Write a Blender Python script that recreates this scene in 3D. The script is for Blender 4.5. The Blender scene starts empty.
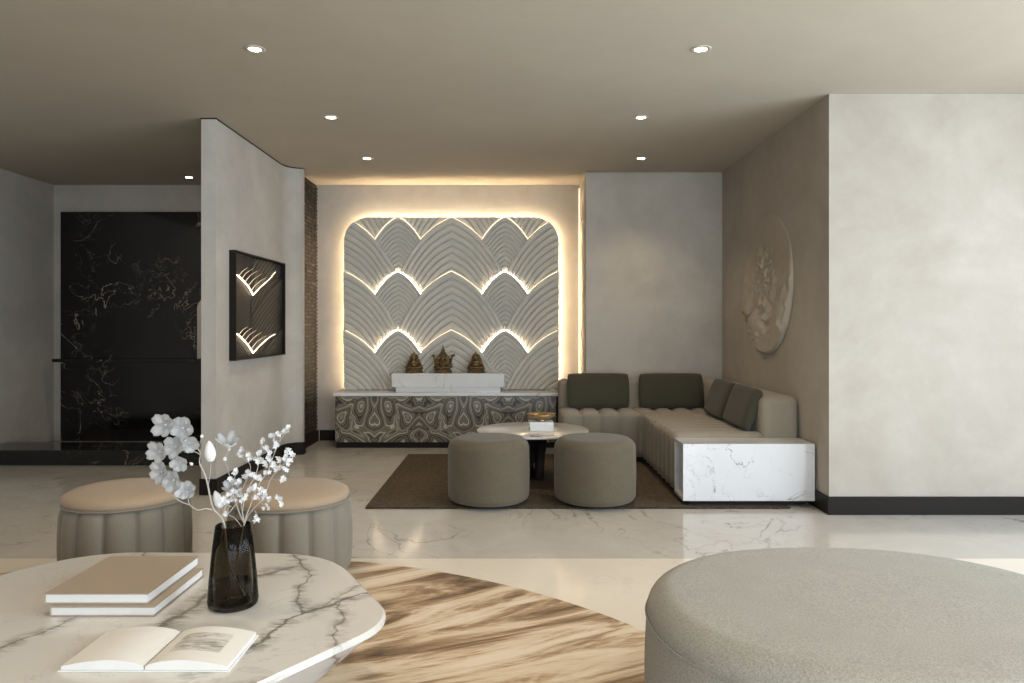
import bpy, bmesh, math, random
import numpy as np
from mathutils import Vector, Matrix, Euler
PI = math.pi
random.seed(7)
S = bpy.context.scene
COL = S.collection
E = 1.3            # eye height
F = 740.0          # focal length in pixels of the 1024 frame
H = 2.9            # ceiling

# ------------------------------------------------------------------ camera
cd = bpy.data.cameras.new('camera'); cam = bpy.data.objects.new('camera', cd); COL.objects.link(cam)
cd.sensor_width = 36; cd.lens = F / 1024 * 36; cd.shift_y = -15.5 / 1024; cd.clip_start = .02
cam.location = (0, 0, E); cam.rotation_euler = (PI / 2, 0, 0); S.camera = cam
S.view_settings.view_transform = 'Standard'; S.view_settings.look = 'None'
S.view_settings.gamma = 1; S.view_settings.use_curve_mapping = False
S.view_settings.exposure = 0.2

# ------------------------------------------------------------------ materials
def newmat(name):
    m = bpy.data.materials.new(name); m.use_nodes = True
    nt = m.node_tree
    return m, nt, nt.nodes['Principled BSDF']
def nd(nt, t, **kw):
    n = nt.nodes.new(t)
    for k, v in kw.items():
        if k in n.inputs.keys(): n.inputs[k].default_value = v
        else: setattr(n, k, v)
    return n
def coords(nt, scale=(1, 1, 1), rot=(0, 0, 0), loc=(0, 0, 0), world=False):
    if world:
        g = nd(nt, 'ShaderNodeNewGeometry'); out = g.outputs['Position']
    else:
        g = nd(nt, 'ShaderNodeTexCoord'); out = g.outputs['Object']
    mp = nd(nt, 'ShaderNodeMapping'); mp.inputs['Scale'].default_value = scale
    mp.inputs['Rotation'].default_value = rot; mp.inputs['Location'].default_value = loc
    nt.links.new(out, mp.inputs['Vector']); return mp.outputs['Vector']
def noise(nt, vec, scale, detail=4, rough=.5, dist=0):
    n = nd(nt, 'ShaderNodeTexNoise', Scale=scale, Detail=detail, Roughness=rough, Distortion=dist)
    nt.links.new(vec, n.inputs['Vector']); return n.outputs['Fac']
def ramp(nt, fac, stops, interp='LINEAR'):
    r = nd(nt, 'ShaderNodeValToRGB'); r.color_ramp.interpolation = interp
    el = r.color_ramp.elements
    while len(el) < len(stops): el.new(.5)
    for e, (p, c) in zip(el, stops):
        e.position = p; e.color = (*c, 1) if len(c) == 3 else c
    nt.links.new(fac, r.inputs['Fac']); return r.outputs['Color']
def math_(nt, op, a, b=None, c=None):
    m = nd(nt, 'ShaderNodeMath', operation=op)
    for i, v in enumerate((a, b, c)):
        if v is None: continue
        if isinstance(v, (int, float)): m.inputs[i].default_value = v
        else: nt.links.new(v, m.inputs[i])
    return m.outputs[0]
def mix(nt, fac, a, b):
    m = nd(nt, 'ShaderNodeMix', data_type='RGBA')
    for i, v in ((0, fac), (6, a), (7, b)):
        if isinstance(v, (int, float)): m.inputs[i].default_value = v
        elif isinstance(v, tuple): m.inputs[i].default_value = (*v, 1) if len(v) == 3 else v
        else: nt.links.new(v, m.inputs[i])
    return m.outputs[2]
def bump(nt, p, height, strength=.3, dist=.01):
    b = nd(nt, 'ShaderNodeBump', Strength=strength, Distance=dist)
    nt.links.new(height, b.inputs['Height']); nt.links.new(b.outputs['Normal'], p.inputs['Normal'])

def plain(name, c, rough=.5, metal=0, bumps=None, spec=.5):
    m, nt, p = newmat(name)
    p.inputs['Base Color'].default_value = (*c, 1); p.inputs['Roughness'].default_value = rough
    p.inputs['Metallic'].default_value = metal; p.inputs['Specular IOR Level'].default_value = spec
    v = coords(nt)
    n = noise(nt, v, 40 if bumps is None else bumps, 3)
    nt.links.new(mix(nt, math_(nt, 'MULTIPLY', n, .25), tuple(c), tuple(x * .7 for x in c)), p.inputs['Base Color'])
    if bumps: bump(nt, p, n, .25, .003)
    return m
def plaster(name, c1, c2, rough=.75):
    m, nt, p = newmat(name)
    v = coords(nt, world=True)
    a = noise(nt, v, 1.1, 6, .6, .6); b = noise(nt, v, 5, 5, .6, .3)
    f = math_(nt, 'ADD', math_(nt, 'MULTIPLY', a, .7), math_(nt, 'MULTIPLY', b, .3))
    nt.links.new(ramp(nt, f, [(.35, c2), (.62, c1)]), p.inputs['Base Color'])
    p.inputs['Roughness'].default_value = rough; p.inputs['Specular IOR Level'].default_value = .25
    bump(nt, p, noise(nt, v, 14, 5, .6), .12, .01)
    return m
def fabric(name, c, scale=260, var=.25, rough=.9):
    m, nt, p = newmat(name)
    v = coords(nt)
    a = noise(nt, v, scale, 2, .6); b = noise(nt, v, 9, 4, .6)
    f = math_(nt, 'ADD', math_(nt, 'MULTIPLY', a, .85), math_(nt, 'MULTIPLY', b, .15))
    nt.links.new(ramp(nt, f, [(.35, tuple(x * (1 - var) for x in c)), (.65, tuple(x * (1 + var) for x in c))]), p.inputs['Base Color'])
    p.inputs['Roughness'].default_value = rough; p.inputs['Specular IOR Level'].default_value = .2
    p.inputs['Sheen Weight'].default_value = .15; p.inputs['Sheen Roughness'].default_value = .5
    bump(nt, p, a, .35, .002)
    return m
def veins(nt, v, scale, width, dist=1.2, detail=5):
    n = noise(nt, v, scale, detail, .55, dist)
    d = math_(nt, 'ABSOLUTE', math_(nt, 'SUBTRACT', n, .5))
    r = nd(nt, 'ShaderNodeMapRange'); r.inputs['From Min'].default_value = 0; r.inputs['From Max'].default_value = width
    r.inputs['To Min'].default_value = 1; r.inputs['To Max'].default_value = 0; r.clamp = True
    nt.links.new(d, r.inputs['Value']); return r.outputs[0]
def marble(name, base, vein, scale=1.6, width=.012, amount=.9, rough=.12, base2=None, world=False, loc=(0, 0, 0), gate=(.45, .62)):
    m, nt, p = newmat(name)
    v = coords(nt, world=world, loc=loc)
    v1 = veins(nt, v, scale, width); v2 = veins(nt, v, scale * 2.3, width * .8)
    g = noise(nt, v, scale * .9, 3, .5)
    gr = nd(nt, 'ShaderNodeMapRange'); gr.inputs['From Min'].default_value = gate[0]; gr.inputs['From Max'].default_value = gate[1]
    nt.links.new(g, gr.inputs['Value'])
    f = math_(nt, 'MULTIPLY', math_(nt, 'MAXIMUM', v1, math_(nt, 'MULTIPLY', v2, .5)), gr.outputs[0])
    f = math_(nt, 'MULTIPLY', f, amount)
    cl = mix(nt, noise(nt, v, scale * 1.7, 6, .65, .8), tuple(base), tuple(base2 or [x * .86 for x in base]))
    nt.links.new(mix(nt, f, cl, tuple(vein)), p.inputs['Base Color'])
    p.inputs['Roughness'].default_value = rough
    return m
def emit(name, c, s):
    m, nt, p = newmat(name)
    p.inputs['Base Color'].default_value = (*c, 1)
    p.inputs['Emission Color'].default_value = (*c, 1); p.inputs['Emission Strength'].default_value = s
    return m

M = {}
M['plaster'] = plaster('warm_grey_plaster', (.50, .465, .41), (.40, .37, .32))
M['plaster_right'] = plaster('shade_toned_plaster', (.42, .38, .325), (.34, .30, .25))  # same plaster as the other walls, with shade put into its colour
M['ceiling'] = plaster('taupe_ceiling_plaster', (.44, .395, .32), (.41, .365, .295), .85)
M['black_wood'] = plain('black_stained_wood', (.014, .011, .009), .5, bumps=30, spec=.15)
M['black_marble'] = marble('black_marble', (.010, .009, .008), (.45, .38, .3), 1.3, .006, .7, .08, world=True, gate=(.5, .6))
M['white_marble'] = marble('white_marble', (.66, .66, .66), (.17, .13, .09), 1.5, .008, .9, .12, gate=(.46, .56), loc=(3, 1, 7))
M['counter_marble'] = marble('counter_marble', (.74, .73, .71), (.18, .15, .12), 2.6, .014, .8, .12, gate=(.52, .62), loc=(1, 5, 2))
M['top_marble'] = marble('big_vein_marble', (.62, .60, .56), (.13, .10, .08), 1.0, .013, .95, .13, base2=(.53, .50, .46), gate=(.44, .56), loc=(.25, 2.2, 0))
def bold_marble():
    m, nt, p = newmat('bold_vein_marble')
    v = coords(nt)
    nz = nd(nt, 'ShaderNodeTexNoise', Scale=7, Detail=5, Roughness=.6); nt.links.new(v, nz.inputs['Vector'])
    def vm(op, a, b=None, sc=None):
        n = nd(nt, 'ShaderNodeVectorMath', operation=op)
        for i, q in enumerate((a, b)):
            if q is None: continue
            if isinstance(q, tuple): n.inputs[i].default_value = q
            else: nt.links.new(q, n.inputs[i])
        if sc is not None:
            if isinstance(sc, (int, float)): n.inputs['Scale'].default_value = sc
            else: nt.links.new(sc, n.inputs['Scale'])
        return n
    off = vm('SCALE', vm('SUBTRACT', nz.outputs['Color'], (.5, .5, .5)).outputs[0], None, .11).outputs[0]
    q = vm('MULTIPLY', vm('ADD', v, off).outputs[0], (1, 1, 0)).outputs[0]
    lines = [(((-.80, 1.90), (-.70, 2.06), (-.646, 2.253), (-.54, 2.394), (-.44, 2.46)), .010, 1), (((-.646, 2.253), (-.70, 2.47), (-.713, 2.62), (-.85, 2.86)), .006, .8),
             (((-1.12, 2.02), (-1.02, 2.2), (-1.0, 2.377), (-.96, 2.56), (-.80, 2.70)), .012, .75), (((-.56, 2.37), (-.50, 2.22), (-.50, 2.05)), .006, .7), (((-.60, 2.35), (-.50, 2.55), (-.56, 2.66)), .006, .6),
             (((-1.45, 1.8), (-1.3, 2.3), (-1.42, 2.9)), .008, .7), (((-1.0, 1.5), (-.86, 1.72), (-.55, 1.86)), .007, .7)]
    tot = None; cloud = None
    for pts, w, st in lines:
        for a, b in zip(pts, pts[1:]):
            a = (a[0] + 1.20, a[1] - 2.13, 0); b = (b[0] + 1.20, b[1] - 2.13, 0)
            ba = (b[0] - a[0], b[1] - a[1], 0); L2 = ba[0] ** 2 + ba[1] ** 2
            pa = vm('SUBTRACT', q, a).outputs[0]
            h = math_(nt, 'MULTIPLY', vm('DOT_PRODUCT', pa, ba).outputs['Value'], 1 / L2)
            cl = nd(nt, 'ShaderNodeClamp'); nt.links.new(h, cl.inputs[0])
            d = vm('LENGTH', vm('SUBTRACT', pa, vm('SCALE', ba, None, cl.outputs[0]).outputs[0]).outputs[0]).outputs['Value']
            r_ = nd(nt, 'ShaderNodeMapRange'); r_.inputs['From Min'].default_value = w * .25; r_.inputs['From Max'].default_value = w
            r_.inputs['To Min'].default_value = st; r_.inputs['To Max'].default_value = 0; nt.links.new(d, r_.inputs[0])
            r2 = nd(nt, 'ShaderNodeMapRange'); r2.inputs['From Min'].default_value = 0; r2.inputs['From Max'].default_value = w * 6
            r2.inputs['To Min'].default_value = st; r2.inputs['To Max'].default_value = 0; nt.links.new(d, r2.inputs[0])
            tot = r_.outputs[0] if tot is None else math_(nt, 'MAXIMUM', tot, r_.outputs[0])
            cloud = r2.outputs[0] if cloud is None else math_(nt, 'MAXIMUM', cloud, r2.outputs[0])
    n3 = noise(nt, coords(nt, (1, 3, 1), (0, 0, .5)), 9, 6, .7)
    rr = nd(nt, 'ShaderNodeMapRange'); rr.inputs['From Min'].default_value = .42; rr.inputs['From Max'].default_value = .58; nt.links.new(n3, rr.inputs[0])
    base = mix(nt, noise(nt, v, 2.2, 5, .6), (.64, .62, .58), (.55, .525, .48))
    c = mix(nt, math_(nt, 'MULTIPLY', math_(nt, 'MULTIPLY', cloud, rr.outputs[0]), 1.1), base, (.17, .15, .13))
    fv = veins(nt, v, 2.2, .006)
    c = mix(nt, math_(nt, 'MULTIPLY', fv, .25), c, (.25, .22, .19))
    c = mix(nt, math_(nt, 'MULTIPLY', tot, .85), c, (.13, .11, .09))
    nt.links.new(c, p.inputs['Base Color']); p.inputs['Roughness'].default_value = .16
    return m
M['bold'] = bold_marble()
M['pouf'] = fabric('olive_grey_fabric', (.108, .088, .058))
M['big_pouf'] = fabric('pale_grey_boucle', (.27, .255, .215), 190, .2)
M['sofa'] = fabric('taupe_fabric', (.27, .235, .18), 300, .12)
M['cushion'] = fabric('dark_olive_fabric', (.055, .05, .032), 320, .2)
M['velvet'] = fabric('taupe_velvet', (.20, .175, .135), 300, .1, .7)
M['tan_velvet'] = fabric('tan_velvet', (.33, .245, .16), 300, .08, .7)
M['panel'] = plain('grey_lacquer_relief', (.60, .565, .49), .6)
def bronze_mat():
    m, nt, p = newmat('aged_bronze'); v = coords(nt)
    n = noise(nt, v, 95, 3, .6)
    nt.links.new(ramp(nt, n, [(.38, (.035, .022, .010)), (.62, (.30, .20, .09))]), p.inputs['Base Color'])
    p.inputs['Roughness'].default_value = .45; p.inputs['Metallic'].default_value = .75
    bump(nt, p, n, .9, .006)
    return m
M['bronze'] = bronze_mat()
M['bowl'] = plain('brushed_brass', (.36, .25, .13), .35, .8, 50)
M['dark_relief'] = plain('dark_bronze_relief', (.014, .011, .008), .45, .1)
M['paper'] = plain('paper', (.72, .70, .66), .8)
M['white_cover'] = plain('white_book_cover', (.74, .73, .71), .5)
M['brown_cover'] = plain('tan_book_cover', (.36, .29, .22), .6)
M['petal'] = plain('white_petal', (.70, .695, .68), .7)
M['twig'] = plain('pale_twig', (.42, .38, .32), .8, bumps=80)
M['led'] = emit('warm_led', (1, .82, .60), 24)
M['led_soft'] = emit('warm_led_soft', (1, .80, .55), 3.6)
M['led_art'] = emit('warm_led_art', (1, .80, .55), 7)
M['ray_glow'] = emit('faint_ray_glow', (1, .80, .55), .9)  # self-lit colour for imitated light spill, not a strip
M['halo'] = emit('halo_led', (1, .77, .50), 85)
M['corner_led'] = emit('corner_led', (1, .80, .58), 1.3)
M['lamp'] = emit('downlight_glow', (1, .86, .66), 22)
M['lamp_ring'] = plain('lamp_ring_metal', (.6, .55, .47), .4, .3)
M['cream_lacquer'] = plain('cream_lacquer', (.62, .56, .48), .5)

# floor: grey-white polished marble behind, cream polished stone in front, one joint between
def floor_mat():
    m, nt, p = newmat('polished_stone_floor')
    v = coords(nt, world=True, loc=(.6, .3, 0))
    v1 = veins(nt, v, .9, .010, 1.6, 6); v2 = veins(nt, v, 2.3, .008, 1.2, 5)
    g = noise(nt, v, .8, 3)
    gr = nd(nt, 'ShaderNodeMapRange'); gr.inputs['From Min'].default_value = .42; gr.inputs['From Max'].default_value = .6
    nt.links.new(g, gr.inputs['Value'])
    f = math_(nt, 'MULTIPLY', math_(nt, 'MAXIMUM', v1, math_(nt, 'MULTIPLY', v2, .5)), gr.outputs[0])
    cl = mix(nt, noise(nt, v, 2.2, 7, .7, .8), (.60, .57, .52), (.42, .395, .35))
    white = mix(nt, math_(nt, 'MULTIPLY', f, .75), cl, (.17, .135, .10))
    cl2 = mix(nt, noise(nt, v, 3, 6, .65, .5), (.78, .72, .625), (.69, .625, .53))
    cream = mix(nt, math_(nt, 'MULTIPLY', f, .25), cl2, (.4, .3, .2))
    g2 = nd(nt, 'ShaderNodeNewGeometry'); sx = nd(nt, 'ShaderNodeSeparateXYZ'); nt.links.new(g2.outputs['Position'], sx.inputs[0])
    y = sx.outputs[1]
    front = math_(nt, 'LESS_THAN', y, 4.14)
    c = mix(nt, front, white, cream)
    def joint(a, w=.003): return math_(nt, 'LESS_THAN', math_(nt, 'ABSOLUTE', math_(nt, 'SUBTRACT', y, a)), w)
    j = math_(nt, 'MAXIMUM', joint(4.14), joint(6.6))
    c = mix(nt, math_(nt, 'MULTIPLY', j, .35), c, (.25, .2, .15))
    nt.links.new(c, p.inputs['Base Color'])
    r = nd(nt, 'ShaderNodeMapRange'); r.inputs['To Min'].default_value = .07; r.inputs['To Max'].default_value = .17
    nt.links.new(noise(nt, v, 5, 4), r.inputs['Value']); nt.links.new(r.outputs[0], p.inputs['Roughness'])
    return m
M['floor'] = floor_mat()

def woven_rug():
    m, nt, p = newmat('woven_brown_rug')
    v = coords(nt, world=True)
    w = nd(nt, 'ShaderNodeTexWave', Scale=15, Distortion=3.5, Detail=3); w.bands_direction = 'Y'
    w.inputs['Detail Scale'].default_value = 6
    nt.links.new(v, w.inputs['Vector'])
    n = noise(nt, coords(nt, (14, 40, 14), world=True), 1.5, 4, .8)
    f = math_(nt, 'ADD', math_(nt, 'MULTIPLY', w.outputs['Fac'], .4), math_(nt, 'MULTIPLY', n, .6))
    nt.links.new(ramp(nt, f, [(.3, (.028, .021, .014)), (.7, (.15, .118, .082))]), p.inputs['Base Color'])
    p.inputs['Roughness'].default_value = .95; p.inputs['Specular IOR Level'].default_value = .1
    bump(nt, p, f, .8, .008)
    return m
M['rug'] = woven_rug()
def abstract_rug():
    m, nt, p = newmat('abstract_streaked_rug')
    v0 = coords(nt, (1, 1, 1), (0, 0, -.50), (0, 0, 0), world=True); mp = nd(nt, 'ShaderNodeMapping'); mp.inputs['Scale'].default_value = (.6, 2.7, 1); mp.inputs['Location'].default_value = (.7, .4, 0); nt.links.new(v0, mp.inputs['Vector']); v = mp.outputs['Vector']
    a = noise(nt, v, 1.35, 7, .64, 2.0)
    fib = noise(nt, coords(nt, (4, 60, 4), world=True), 2, 4, .7)
    big = noise(nt, coords(nt, (1, 1, 1), world=True, loc=(1.3, .2, 0)), .7, 2)
    f = math_(nt, 'ADD', math_(nt, 'ADD', math_(nt, 'MULTIPLY', a, .8), math_(nt, 'MULTIPLY', fib, .12)), math_(nt, 'MULTIPLY', math_(nt, 'SUBTRACT', big, .2), .24))
    nt.links.new(ramp(nt, f, [(.38, (.09, .06, .036)), (.45, (.24, .16, .098)), (.50, (.40, .28, .17)), (.55, (.62, .50, .36)), (.62, (.70, .60, .47))]), p.inputs['Base Color'])
    p.inputs['Roughness'].default_value = .55; p.inputs['Specular IOR Level'].default_value = .3
    bump(nt, p, fib, .25, .004)
    return m
M['round_rug'] = abstract_rug()
def burl():
    m, nt, p = newmat('bookmatched_burl_veneer')
    g = nd(nt, 'ShaderNodeNewGeometry'); sx = nd(nt, 'ShaderNodeSeparateXYZ'); nt.links.new(g.outputs['Position'], sx.inputs[0])
    u = math_(nt, 'PINGPONG', math_(nt, 'ADD', sx.outputs[0], .99 + 1.9), .475)
    w = math_(nt, 'MULTIPLY', sx.outputs[2], .9)
    cb = nd(nt, 'ShaderNodeCombineXYZ'); nt.links.new(u, cb.inputs[0]); nt.links.new(w, cb.inputs[1])
    cb.inputs[2].default_value = 3.7
    n = noise(nt, cb.outputs[0], 3.6, 1.6, .45, .5)
    fine = noise(nt, cb.outputs[0], 45, 3, .6)
    s = math_(nt, 'SINE', math_(nt, 'ADD', math_(nt, 'MULTIPLY', n, 165), math_(nt, 'MULTIPLY', fine, 1.8)))
    s2 = math_(nt, 'SINE', math_(nt, 'MULTIPLY', n, 43))
    f = math_(nt, 'ADD', math_(nt, 'MULTIPLY', s, .25), math_(nt, 'ADD', math_(nt, 'MULTIPLY', s2, .25), .5))
    nt.links.new(ramp(nt, f, [(.0, (.02, .016, .010)), (.35, (.10, .085, .058)), (.7, (.20, .175, .13)), (.86, (.26, .23, .175)), (.95, (.50, .45, .36))]), p.inputs['Base Color'])
    p.inputs['Roughness'].default_value = .3
    return m
M['burl'] = burl()
def glass(name, tint, rough=.14):
    m = bpy.data.materials.new(name); m.use_nodes = True; nt = m.node_tree; nt.nodes.clear()
    o = nd(nt, 'ShaderNodeOutputMaterial'); t = nd(nt, 'ShaderNodeBsdfTransparent'); t.inputs[0].default_value = (*tint, 1)
    gl = nd(nt, 'ShaderNodeBsdfGlossy'); gl.inputs['Roughness'].default_value = rough
    fr = nd(nt, 'ShaderNodeFresnel', IOR=1.2); mx = nd(nt, 'ShaderNodeMixShader')
    nt.links.new(fr.outputs[0], mx.inputs[0]); nt.links.new(t.outputs[0], mx.inputs[1]); nt.links.new(gl.outputs[0], mx.inputs[2])
    nt.links.new(mx.outputs[0], o.inputs[0]); return m
M['smoke_glass'] = glass('smoked_glass', (.50, .475, .43))
M['water'] = glass('water', (.86, .86, .84))
def sketch_page():
    m, nt, p = newmat('page_with_pencil_drawing')
    v = coords(nt)
    sx = nd(nt, 'ShaderNodeSeparateXYZ'); nt.links.new(v, sx.inputs[0])
    n = noise(nt, coords(nt, (26, 90, 1), (0, 0, .0)), 1.0, 6, .75, .8)
    n2 = noise(nt, coords(nt, (9, 16, 1)), 1.0, 2)
    f = math_(nt, 'ADD', math_(nt, 'MULTIPLY', n, .65), math_(nt, 'MULTIPLY', n2, .35))
    ink = ramp(nt, f, [(.40, (.27, .25, .215)), (.54, (.62, .60, .55))])
    def box(o, a, b, s=.008):
        r1 = nd(nt, 'ShaderNodeMapRange', interpolation_type='SMOOTHSTEP'); r1.inputs['From Min'].default_value = a; r1.inputs['From Max'].default_value = a + s
        r2 = nd(nt, 'ShaderNodeMapRange', interpolation_type='SMOOTHSTEP'); r2.inputs['From Min'].default_value = b; r2.inputs['From Max'].default_value = b - s
        nt.links.new(o, r1.inputs[0]); nt.links.new(o, r2.inputs[0])
        return math_(nt, 'MULTIPLY', r1.outputs[0], r2.outputs[0])
    k = math_(nt, 'MULTIPLY', box(sx.outputs[0], .03, .17), box(sx.outputs[1], .055, .175))
    nt.links.new(mix(nt, k, (.70, .68, .63), ink), p.inputs['Base Color'])
    p.inputs['Roughness'].default_value = .7
    return m
M['page'] = sketch_page()

# ------------------------------------------------------------------ mesh helpers
def link(name, bm, mat, parent=None, smooth=False, loc=None):
    me = bpy.data.meshes.new(name)
    bm.normal_update()
    bm.to_mesh(me); bm.free()
    if smooth:
        me.polygons.foreach_set('use_smooth', [True] * len(me.polygons))
    me.materials.append(mat)
    o = bpy.data.objects.new(name, me); COL.objects.link(o)
    if parent: o.parent = parent
    if loc: o.location = loc
    return o
def tag(o, label, cat, group=None, kind=None):
    o['label'] = label; o['category'] = cat
    if group: o['group'] = group
    if kind: o['kind'] = kind
    return o
def thing(name, label, cat, loc=(0, 0, 0), rz=0, group=None):
    o = bpy.data.objects.new(name, None); COL.objects.link(o)
    o.location = loc; o.rotation_euler = (0, 0, rz); o.empty_display_size = .1
    return tag(o, label, cat, group)
def struct(name, bm, mat, smooth=False, parent=None):
    o = link(name, bm, mat, parent, smooth)
    if parent is None: o['kind'] = 'structure'
    return o
def box(bm, x0, x1, y0, y1, z0, z1, bev=0, seg=2):
    t = bmesh.new()
    bmesh.ops.create_cube(t, size=1)
    for v in t.verts:
        v.co = Vector(((x0 + x1) / 2 + v.co.x * (x1 - x0), (y0 + y1) / 2 + v.co.y * (y1 - y0), (z0 + z1) / 2 + v.co.z * (z1 - z0)))
    if bev: bmesh.ops.bevel(t, geom=t.edges[:], offset=bev, segments=seg, profile=.5, affect='EDGES')
    me = bpy.data.meshes.new('tmp'); t.to_mesh(me); t.free(); bm.from_mesh(me); bpy.data.meshes.remove(me)
    return bm
def bx(*a, **k): return box(bmesh.new(), *a, **k)
def lathe(prof, n=64, rfun=None, bm=None, closed=False, ctr=(0, 0)):
    bm = bm or bmesh.new(); rings = []
    for r, z in prof:
        if r < 1e-5: rings.append([bm.verts.new((ctr[0], ctr[1], z))]); continue
        rings.append([bm.verts.new((ctr[0] + (r * (rfun(2 * PI * i / n, z) if rfun else 1)) * math.cos(2 * PI * i / n),
                                    ctr[1] + (r * (rfun(2 * PI * i / n, z) if rfun else 1)) * math.sin(2 * PI * i / n), z)) for i in range(n)])
    pairs = list(zip(rings, rings[1:]))
    if closed: pairs.append((rings[-1], rings[0]))
    for a, b in pairs:
        for i in range(n):
            j = (i + 1) % n
            if len(a) == 1 and len(b) == 1: continue
            if len(a) == 1: bm.faces.new((a[0], b[j], b[i]))
            elif len(b) == 1: bm.faces.new((a[i], a[j], b[0]))
            else: bm.faces.new((a[i], a[j], b[j], b[i]))
    bmesh.ops.recalc_face_normals(bm, faces=bm.faces[:])
    return bm
def tube(bm, pts, r, n=8, taper=None, cap=True):
    pts = [Vector(p) for p in pts]; rings = []
    up = Vector((0, 0, 1))
    for i, p in enumerate(pts):
        d = (pts[min(i + 1, len(pts) - 1)] - pts[max(i - 1, 0)]).normalized()
        a = d.cross(up)
        if a.length < .05: a = d.cross(Vector((0, 1, 0)))
        a.normalize(); b = d.cross(a)
        rr = r if taper is None else r + (taper - r) * i / (len(pts) - 1)
        rings.append([bm.verts.new(p + (a * math.cos(2 * PI * k / n) + b * math.sin(2 * PI * k / n)) * rr) for k in range(n)])
    for q, s in zip(rings, rings[1:]):
        for k in range(n):
            bm.faces.new((q[k], q[(k + 1) % n], s[(k + 1) % n], s[k]))
    if cap:
        bm.faces.new(rings[0]); bm.faces.new(rings[-1][::-1])
    return bm
def prism(pts, z0, z1, bm=None):
    bm = bm or bmesh.new()
    a = [bm.verts.new((x, y, z0)) for x, y in pts]; b = [bm.verts.new((x, y, z1)) for x, y in pts]
    n = len(pts)
    bm.faces.new(a[::-1]); bm.faces.new(b)
    for i in range(n): bm.faces.new((a[i], a[(i + 1) % n], b[(i + 1) % n], b[i]))
    bmesh.ops.recalc_face_normals(bm, faces=bm.faces[:])
    return bm
def spline(pts, k=6):
    pts = [Vector(p) for p in pts]; out = []
    P = [pts[0]] + pts + [pts[-1]]
    for i in range(1, len(P) - 2):
        for j in range(k):
            t = j / k
            out.append(.5 * ((2 * P[i]) + (-P[i - 1] + P[i + 1]) * t + (2 * P[i - 1] - 5 * P[i] + 4 * P[i + 1] - P[i + 2]) * t * t + (-P[i - 1] + 3 * P[i] - 3 * P[i + 1] + P[i + 2]) * t ** 3))
    out.append(pts[-1]); return out
def rrect(x0, x1, y0, y1, r, n=6):
    out = []
    for cx, cy, a in ((x1 - r, y0 + r, -PI / 2), (x1 - r, y1 - r, 0), (x0 + r, y1 - r, PI / 2), (x0 + r, y0 + r, PI)):
        for i in range(n + 1):
            t = a + PI / 2 * i / n; out.append((cx + r * math.cos(t), cy + r * math.sin(t)))
    return out

# ------------------------------------------------------------------ room shell
RX = 4.6; LX = -5.2; RY = -2.6; BY = 8.4; RW = 2.185
struct('floor', bx(LX - .2, RX + .2, RY - .2, BY + .2, -.12, 0), M['floor'])
struct('ceiling', bx(LX - .2, RX + .2, RY - .2, BY + .2, H, H + .15), M['ceiling'])
struct('wall_back', bx(-2.3, RW, BY, BY + .2, 0, H), M['plaster'])
struct('wall_alcove', bx(.769, RW, 7.69, BY, 0, H), M['plaster'])
struct('wall_right', bx(RW, RX + .2, 5.10, BY + .2, 0, H), M['plaster_right'])
arc = [(-2.276 + .156 * (1 - math.cos(t)) , 7.30 + .19 * math.sin(t)) for t in [PI / 2 * i / 8 for i in range(9)]]
struct('wall_left', prism([(-2.39, 5.69), (-2.276, 5.69)] + [(-2.276, 7.28)] + arc + [(-2.12, 7.56), (-2.24, 7.56), (-2.24, BY + .2), (-2.39, BY + .2)], 0, H), M['plaster'])
# corridor beyond the left wall
struct('wall_corridor', bx(LX - .2, -2.39, BY, BY + .2, 0, H), M['plaster'])
struct('wall_far_left', bx(LX - .2, LX, RY - .2, BY, 0, H), M['plaster'])
# right wall with window opening, rear wall with window opening
def wall_open(axis, pos, th, a0, a1, o0, o1, z0, z1):
    bm = bmesh.new()
    def b(u0, u1, w0, w1):
        if axis == 'x': box(bm, pos, pos + th, u0, u1, w0, w1)
        else: box(bm, u0, u1, pos, pos + th, w0, w1)
    b(a0, o0, 0, H); b(o1, a1, 0, H); b(o0, o1, 0, z0); b(o0, o1, z1, H)
    return bm
WR = (-1.8, 4.3, .25, 2.6)
struct('wall_window', wall_open('x', RX, .2, RY - .2, 5.1, WR[0], WR[1], WR[2], WR[3]), M['plaster'])
WB = (-1.0, 3.4, .25, 2.6)
struct('wall_rear', wall_open('y', RY - .2, .2, LX, RX, WB[0], WB[1], WB[2], WB[3]), M['plaster'])
def wframe(name, axis, pos, o0, o1, z0, z1, n):
    bm = bmesh.new()
    def b(u0, u1, w0, w1):
        if axis == 'x': box(bm, pos, pos + .06, u0, u1, w0, w1)
        else: box(bm, u0, u1, pos, pos + .06, w0, w1)
    b(o0, o1, z0, z0 + .06); b(o0, o1, z1 - .06, z1)
    for i in range(n + 1):
        u = o0 + (o1 - o0 - .06) * i / n; b(u, u + .06, z0 + .06, z1 - .06)
    return struct(name, bm, M['black_wood'])
wframe('window_1', 'x', RX + .07, *WR, 4); wframe('window_2', 'y', RY - .13, *WB, 4)

# baseboards
def bb(name, bm): struct(name, bm, M['black_wood'])
bb('baseboard_left', prism([(-2.405, 5.675), (-2.261, 5.675), (-2.261, 7.28)] + [(x + .015, y - .006) for x, y in arc] + [(-2.105, 7.56), (-2.12, 7.56), (-2.12, 7.49)] + [(-2.276, 7.28), (-2.276, 5.69), (-2.405, 5.69)], .001, .125)
   if False else prism([(-2.40, 5.678), (-2.262, 5.678), (-2.262, 7.27)] + [(x + .014, y - .010) for x, y in arc] + [(-2.106, 7.565), (-2.2, 7.565), (-2.30, 7.35), (-2.30, 5.8), (-2.40, 5.8)], .001, .125))
bb('baseboard_back', bx(-2.18, -1.90, BY - .014, BY, .001, .12))
bb('baseboard_right', bx(RW - .012, RX - .001, 5.086, 5.11, .001, .125))
bb('baseboard_recess', bx(RW - .012, RW + .01, 5.11, 5.60, .001, .125))
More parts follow.
